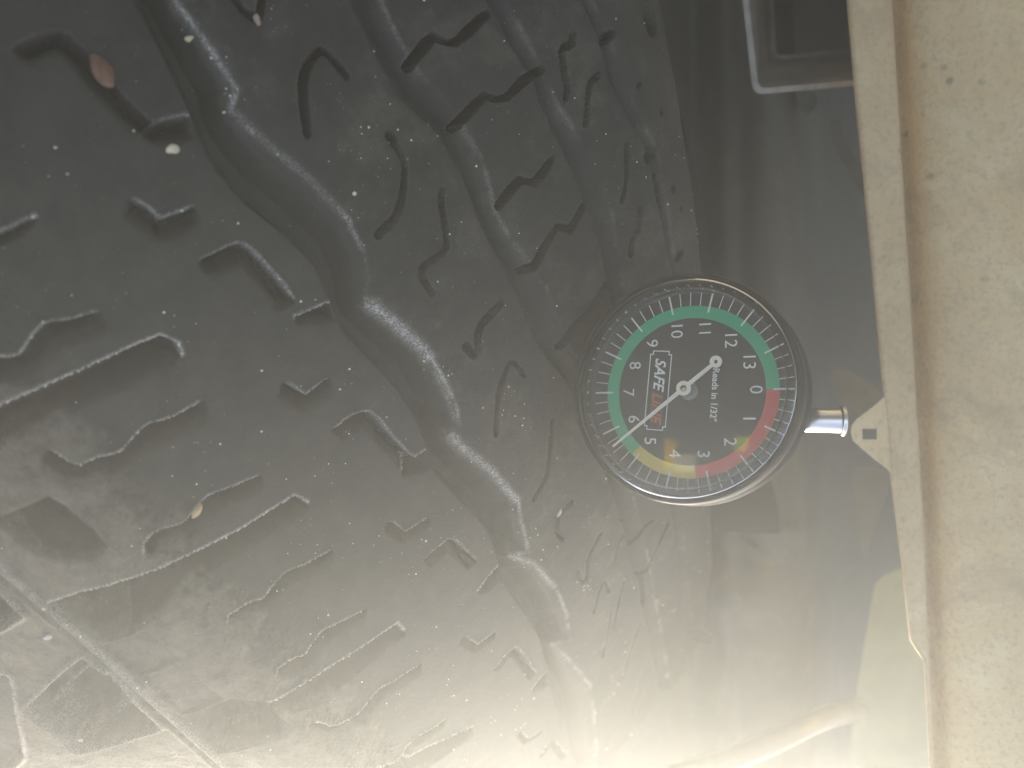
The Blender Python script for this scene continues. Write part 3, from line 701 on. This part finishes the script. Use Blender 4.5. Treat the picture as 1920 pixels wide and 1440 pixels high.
# ------------------------------------------------------------------ bracket behind the panel, top right
M_BRK = simple('dusty_grey_steel', (.24, .235, .20), .65, 0, .4, .3, 60, .4)
def rounded(pts, r, n=6):
    out = []; k = len(pts)
    for i in range(k):
        p = np.array(pts[i], float); a = np.array(pts[i - 1], float); b = np.array(pts[(i + 1) % k], float)
        da = (a - p) / np.linalg.norm(a - p); db = (b - p) / np.linalg.norm(b - p)
        for t in np.linspace(0, 1, n): out.append(((1 - t) ** 2 * (p + da * r) + 2 * t * (1 - t) * p + t * t * (p + db * r)))
    return out
def bracket():
    th = thing('metal_bracket', 'open box-shaped grey bracket with bright rim, fixed behind the top of the tan panel', 'bracket', px(1500, 0, .26))
    zf = .250; rim_o = [(1376, -150), (1680, -150), (1700, 152), (1412, 178)]; rim_i = [(1388, -140), (1672, -140), (1690, 143), (1422, 166)]
    ins = [(1436, -120), (1650, -120), (1640, 96), (1448, 112)]; ins2 = [(1444, -110), (1640, -110), (1628, 88), (1456, 104)]
    def ringmesh(name, loops, mat, close=False):
        L = [rounded(p, r) for p, r, z in loops]; n = len(L[0]); v = []; f = []
        for l, (p, r, z) in zip(L, loops):
            for q in l: v.append(px(q[0], q[1], z))
        for k in range(len(L) - 1):
            for i in range(n): f.append((k * n + i, k * n + (i + 1) % n, (k + 1) * n + (i + 1) % n, (k + 1) * n + i))
        if close: f.append(tuple(range((len(L) - 1) * n, len(L) * n)))
        return new_mesh(name, np.array(v), f, mat, th, False)
    ringmesh('rim', [(rim_o, 22, zf + .006), (rim_o, 22, zf), (rim_i, 16, zf), (rim_i, 16, zf + .004)], simple('rubbed_steel_edge', (.42, .39, .32), .55, 0, .5, .25, 150))
    ringmesh('box_wall', [(rim_i, 16, zf + .004), (ins, 14, .292), (ins2, 12, .2925)], M_BRK)
    ringmesh('inner_recess', [(ins2, 12, .2925), (ins2, 12, .33)], simple('recess_steel', (.22, .23, .20), .6), True)  # inner lining in its own mid grey-green
    v = []; f = []
    pl = [(1428, -60), (1434, 40), (1443, 88), (1452, 106), (1470, 110), (1510, 105), (1550, 98)]
    for i, (x, y) in enumerate(pl):
        w = 5 if 0 < i < 6 else 2
        x0, y0 = pl[max(i - 1, 0)]; x1, y1 = pl[min(i + 1, 6)]; d = np.array([x1 - x0, y1 - y0], float); d /= np.linalg.norm(d); t = np.array([-d[1], d[0]]) * w
        v += [px(x + t[0], y + t[1], .2905), px(x, y, .2880), px(x - t[0], y - t[1], .2905)]
    for i in range(6):
        for j in range(2): f.append((3 * i + j, 3 * i + j + 1, 3 * i + j + 4, 3 * i + j + 3))
    new_mesh('raised_bead', np.array(v), f, simple('worn_bead', (.33, .32, .26), .45, 0, .5, .3, 200), th, True)
bracket()

# ------------------------------------------------------------------ wheel-well liner behind
def liner_mat():
    k = N('liner_plastic'); co = k.coord(); a = k.noise(12, 4, .5, co); b = k.noise(120, 5, .65, co)
    c = k.mix(k.ramp(a, [(.3, 0), (.7, 1)]), (.042, .048, .043), (.070, .078, .068)); c = k.mix(k.math('MULTIPLY', k.ramp(b, [(.5, 0), (.75, 1)]), .4), c, (.12, .125, .11))
    k.l(c, k.b.inputs['Base Color']); k.b.inputs['Roughness'].default_value = .6; k.bump(b, .3, .0008); return k.m
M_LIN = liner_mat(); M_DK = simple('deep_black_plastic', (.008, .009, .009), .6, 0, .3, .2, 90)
liner = thing('wheel_well_liner', 'dark moulded plastic liner of the wheel well between tyre and tan panel', 'liner', px(1450, 1440, .36))
def zl(x, y):
    """moulded depth of the liner at a pixel"""
    z = .30 + .00012 * (x - 1250) + .03 * sm((1380 - x) / 90.)
    z += .050 * sm((x - 1500 - .03 * (y - 700)) / 60.)                      # step back into the gap by the panel
    z -= .008 * np.exp(-((x - 1440 - .02 * y) / 45.) ** 2)                  # vertical swage
    z += .004 * np.exp(-((x - 1380) / 22.) ** 2)
    z -= .010 * np.exp(-((x - 1350) / 90.) ** 2 - ((y - 1120) / 40.) ** 2)
    z -= .006 * np.exp(-((x - 1420) / 120.) ** 2 - ((y - 1000) / 22.) ** 2)
    return z
xs_ = np.linspace(1080, 2300, 150); ys_ = np.linspace(-1000, 1480, 200); v = []; f = []
for y in ys_:
    for x in xs_: v.append(px(x, y, float(zl(x, y))))
k_ = len(xs_)
for i in range(len(ys_) - 1):
    for j in range(k_ - 1): f.append((i * k_ + j, i * k_ + j + 1, (i + 1) * k_ + j + 1, (i + 1) * k_ + j))
new_mesh('liner_shell', np.array(v), f, M_LIN, liner, True)
def slab(name, outl, z, th, mat, parent, r=0, curve=0):
    pts = rounded(outl, r, 4) if r else [np.array(p, float) for p in outl]; n = len(pts)
    v = [px(p[0], p[1], z) for p in pts] + [px(p[0], p[1], z + th) for p in pts]
    f = [tuple(range(n)), tuple(range(2 * n - 1, n - 1, -1))] + [(i, n + i, n + (i + 1) % n, (i + 1) % n) for i in range(n)]
    return new_mesh(name, np.array(v), f, mat, parent)
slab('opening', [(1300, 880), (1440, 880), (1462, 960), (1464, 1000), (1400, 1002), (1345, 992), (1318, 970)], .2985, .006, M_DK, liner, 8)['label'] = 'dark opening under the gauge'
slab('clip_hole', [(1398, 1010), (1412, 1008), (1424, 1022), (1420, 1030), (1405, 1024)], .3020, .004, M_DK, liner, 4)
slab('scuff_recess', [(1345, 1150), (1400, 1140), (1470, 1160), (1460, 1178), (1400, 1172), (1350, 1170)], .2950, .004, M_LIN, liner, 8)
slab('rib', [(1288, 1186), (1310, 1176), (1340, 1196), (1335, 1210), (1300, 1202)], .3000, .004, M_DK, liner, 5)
M_GRY = simple('grey_bracket_paint', (.078, .088, .084), .55, 0, .4, .2, 120)
arm = thing('suspension_arm', 'grey out-of-focus metal arm in the dark gap behind the tan panel', 'arm', px(1600, 330, .33))
slab('arm_blade', [(1553, 225), (1572, 222), (1584, 262), (1604, 300), (1640, 345), (1660, 400), (1640, 400), (1600, 340), (1566, 280), (1555, 250)], .325, .01, M_GRY, arm, 6)
slab('arm_lug', [(1493, 172), (1530, 172), (1534, 196), (1518, 214), (1500, 208)], .318, .012, M_GRY, arm, 8)
strut = thing('tapered_strut', 'pale grey tapered strut in the gap below the tab of the tan panel', 'strut', px(1640, 1060, .33))
slab('blade', [(1600, 872), (1676, 884), (1664, 925), (1642, 985), (1622, 1050), (1610, 1000), (1604, 930)], .310, .008, simple('pale_grey_paint', (.052, .068, .078), .6, 0, .4, .2, 100), strut, 6)
shelf = thing('crossmember', 'dull grey moulded crossmember behind the chrome stem of the gauge', 'crossmember', px(1600, 760, .33))
slab('web', [(1560, 690), (1600, 700), (1650, 730), (1656, 760), (1630, 800), (1600, 770), (1572, 740)], .322, .01, M_GRY, shelf, 8)
duct = thing('pale_green_duct', 'pale green duct low in the gap beside the tan panel', 'duct', px(1680, 1330, .33))
slab('duct_wall', [(1642, 1085), (1700, 1060), (1745, 1240), (1760, 1480), (1590, 1480), (1600, 1330), (1622, 1200)], .318, .02, simple('pale_green_plastic', (.13, .17, .13), .55, 0, .4, .15, 60), duct, 20)

# hose sweeping across the bottom
def tube(name, pts, rad, mat, parent=None, n=20, sub=8):
    P_ = [np.array(p, float) for p in pts]; P_ = [2 * P_[0] - P_[1]] + P_ + [2 * P_[-1] - P_[-2]]; c = []
    for i in range(1, len(P_) - 2):
        for t in np.linspace(0, 1, sub, endpoint=False):
            a, b, d, e = P_[i - 1], P_[i], P_[i + 1], P_[i + 2]
            c.append(.5 * ((2 * b) + (-a + d) * t + (2 * a - 5 * b + 4 * d - e) * t * t + (-a + 3 * b - 3 * d + e) * t ** 3))
    c.append(P_[-2]); v = []; f = []
    for i, q in enumerate(c):
        d = c[min(i + 1, len(c) - 1)] - c[max(i - 1, 0)]; d /= np.linalg.norm(d); a = np.cross(d, [0, 0, 1.]); a /= np.linalg.norm(a); b = np.cross(d, a)
        for k in range(n): an = 2 * math.pi * k / n; v.append(q + (a * math.cos(an) + b * math.sin(an)) * rad)
    for i in range(len(c) - 1):
        for k in range(n): f.append((i * n + k, i * n + (k + 1) % n, (i + 1) * n + (k + 1) % n, (i + 1) * n + k))
    return new_mesh(name, np.array(v), f, mat, parent, True)
h = tube('hose', [px(1060, 1485, .29), px(1200, 1470, .29), px(1330, 1438, .29), px(1440, 1396, .29), px(1530, 1352, .292), px(1580, 1337, .306), px(1628, 1332, .330), px(1700, 1345, .36)], .0040, simple('cream_hose', (.17, .17, .15), .4, 0, .5, .1, 80))
tag(h, 'cream hose curving across the bottom between tyre and tan panel', 'hose')

# ------------------------------------------------------------------ unseen blocks added behind the phone for reflections in the gauge lens
def mirrored(x, y, dist):
    d = px(x, y, 1.0); d /= np.linalg.norm(d); hitp = d * (GC.dot(nz) / d.dot(nz)); return hitp + (d - 2 * d.dot(nz) * nz) * dist, hitp
def post(name, x, y0, y1, wpx, dist, mat, label, cat):
    a, h0 = mirrored(x, y0, dist); w = wpx / F * (dist + .18); hgt = abs(y1 - y0) / F * (dist + .18)
    base = a; t = np.array([0, -1., 0]); fz = (h0 - a) / np.linalg.norm(h0 - a); rt_ = np.cross(t, fz); rt_ /= np.linalg.norm(rt_); up_ = np.cross(fz, rt_)
    if up_[1] > 0: up_ = -up_
    v = []; 
    for k, (zz, g) in enumerate(((0, .7), (.04, 1), (.96, 1), (1, .7))):
        for sx_, sf in ((-1, -1), (1, -1), (1, 1), (-1, 1)): v.append(base + rt_ * sx_ * w / 2 * g + fz * sf * w / 4 * g + up_ * hgt * zz)
    f = [(3, 2, 1, 0), (12, 13, 14, 15)] + [(k * 4 + i, k * 4 + (i + 1) % 4, k * 4 + 4 + (i + 1) % 4, k * 4 + 4 + i) for k in range(3) for i in range(4)]
    tag(new_mesh(name, np.array(v), f, mat, None), label, cat)
post('added_yellow_block', 1252, 866, 950, 30, .9, simple('safety_yellow', (.95, .62, .02), .5), 'unseen yellow block added behind the phone to be mirrored low in the gauge lens', 'added block')
post('added_pale_block', 1290, 912, 970, 60, .95, simple('pale_block_skin', (.80, .79, .74), .6), 'unseen pale block added behind the phone to be mirrored at the lower edge of the gauge lens', 'box')
post('added_lime_block', 1462, 868, 915, 44, .85, simple('lime_block_skin', (.45, .75, .05), .7), 'unseen lime green block added behind the phone to be mirrored at the lower right of the gauge lens', 'cloth')

# ------------------------------------------------------------------ ground below
def ground():
    n = 24; v = []; f = []; a = np.linspace(-1.25, 1.25, n)
    for y in a:
        for x in a: v.append((x, y, .004 * math.sin(7 * x) * math.cos(5 * y)))
    for i in range(n - 1):
        for j in range(n - 1): f.append((i * n + j, i * n + j + 1, (i + 1) * n + j + 1, (i + 1) * n + j))
    o = new_mesh('ground', np.array(v), f, simple('pale_gravelly_concrete', (.36, .32, .25), .85, 0, .3, .2, 60, .5), None, True, None, True); o['kind'] = 'structure'
ground()

# ------------------------------------------------------------------ scattering volume added to stand in for lens glare
def glare_haze():
    lo = np.array([-1.3, -1.3, -1.0]); hi = np.array([1.3, 1.3, 1.35])
    pts = [(x, y, z) for z in (lo[2], hi[2]) for y in (lo[1], hi[1]) for x in (lo[0], hi[0])]
    f = [(0, 2, 3, 1), (4, 5, 7, 6), (0, 1, 5, 4), (2, 6, 7, 3), (0, 4, 6, 2), (1, 3, 7, 5)]
    mt = bpy.data.materials.new('glare_haze'); mt.use_nodes = True; t = mt.node_tree
    t.nodes.remove(t.nodes['Principled BSDF']); vo = t.nodes.new('ShaderNodeVolumePrincipled')
    vo.inputs['Color'].default_value = (.935, .945, .88, 1); vo.inputs['Density'].default_value = GLARE_DENSITY; vo.inputs['Anisotropy'].default_value = 0.65
    t.links.new(vo.outputs[0], t.nodes['Material Output'].inputs['Volume'])
    o = new_mesh('glare_haze', np.array(pts), f, mt, None, False, None, True); o['kind'] = 'stuff'; o['label'] = 'pale veil volume added in place of lens glare'
GLARE_DENSITY = .53
glare_haze()
for o in bpy.data.objects:
    if '_o' in o: del o['_o']
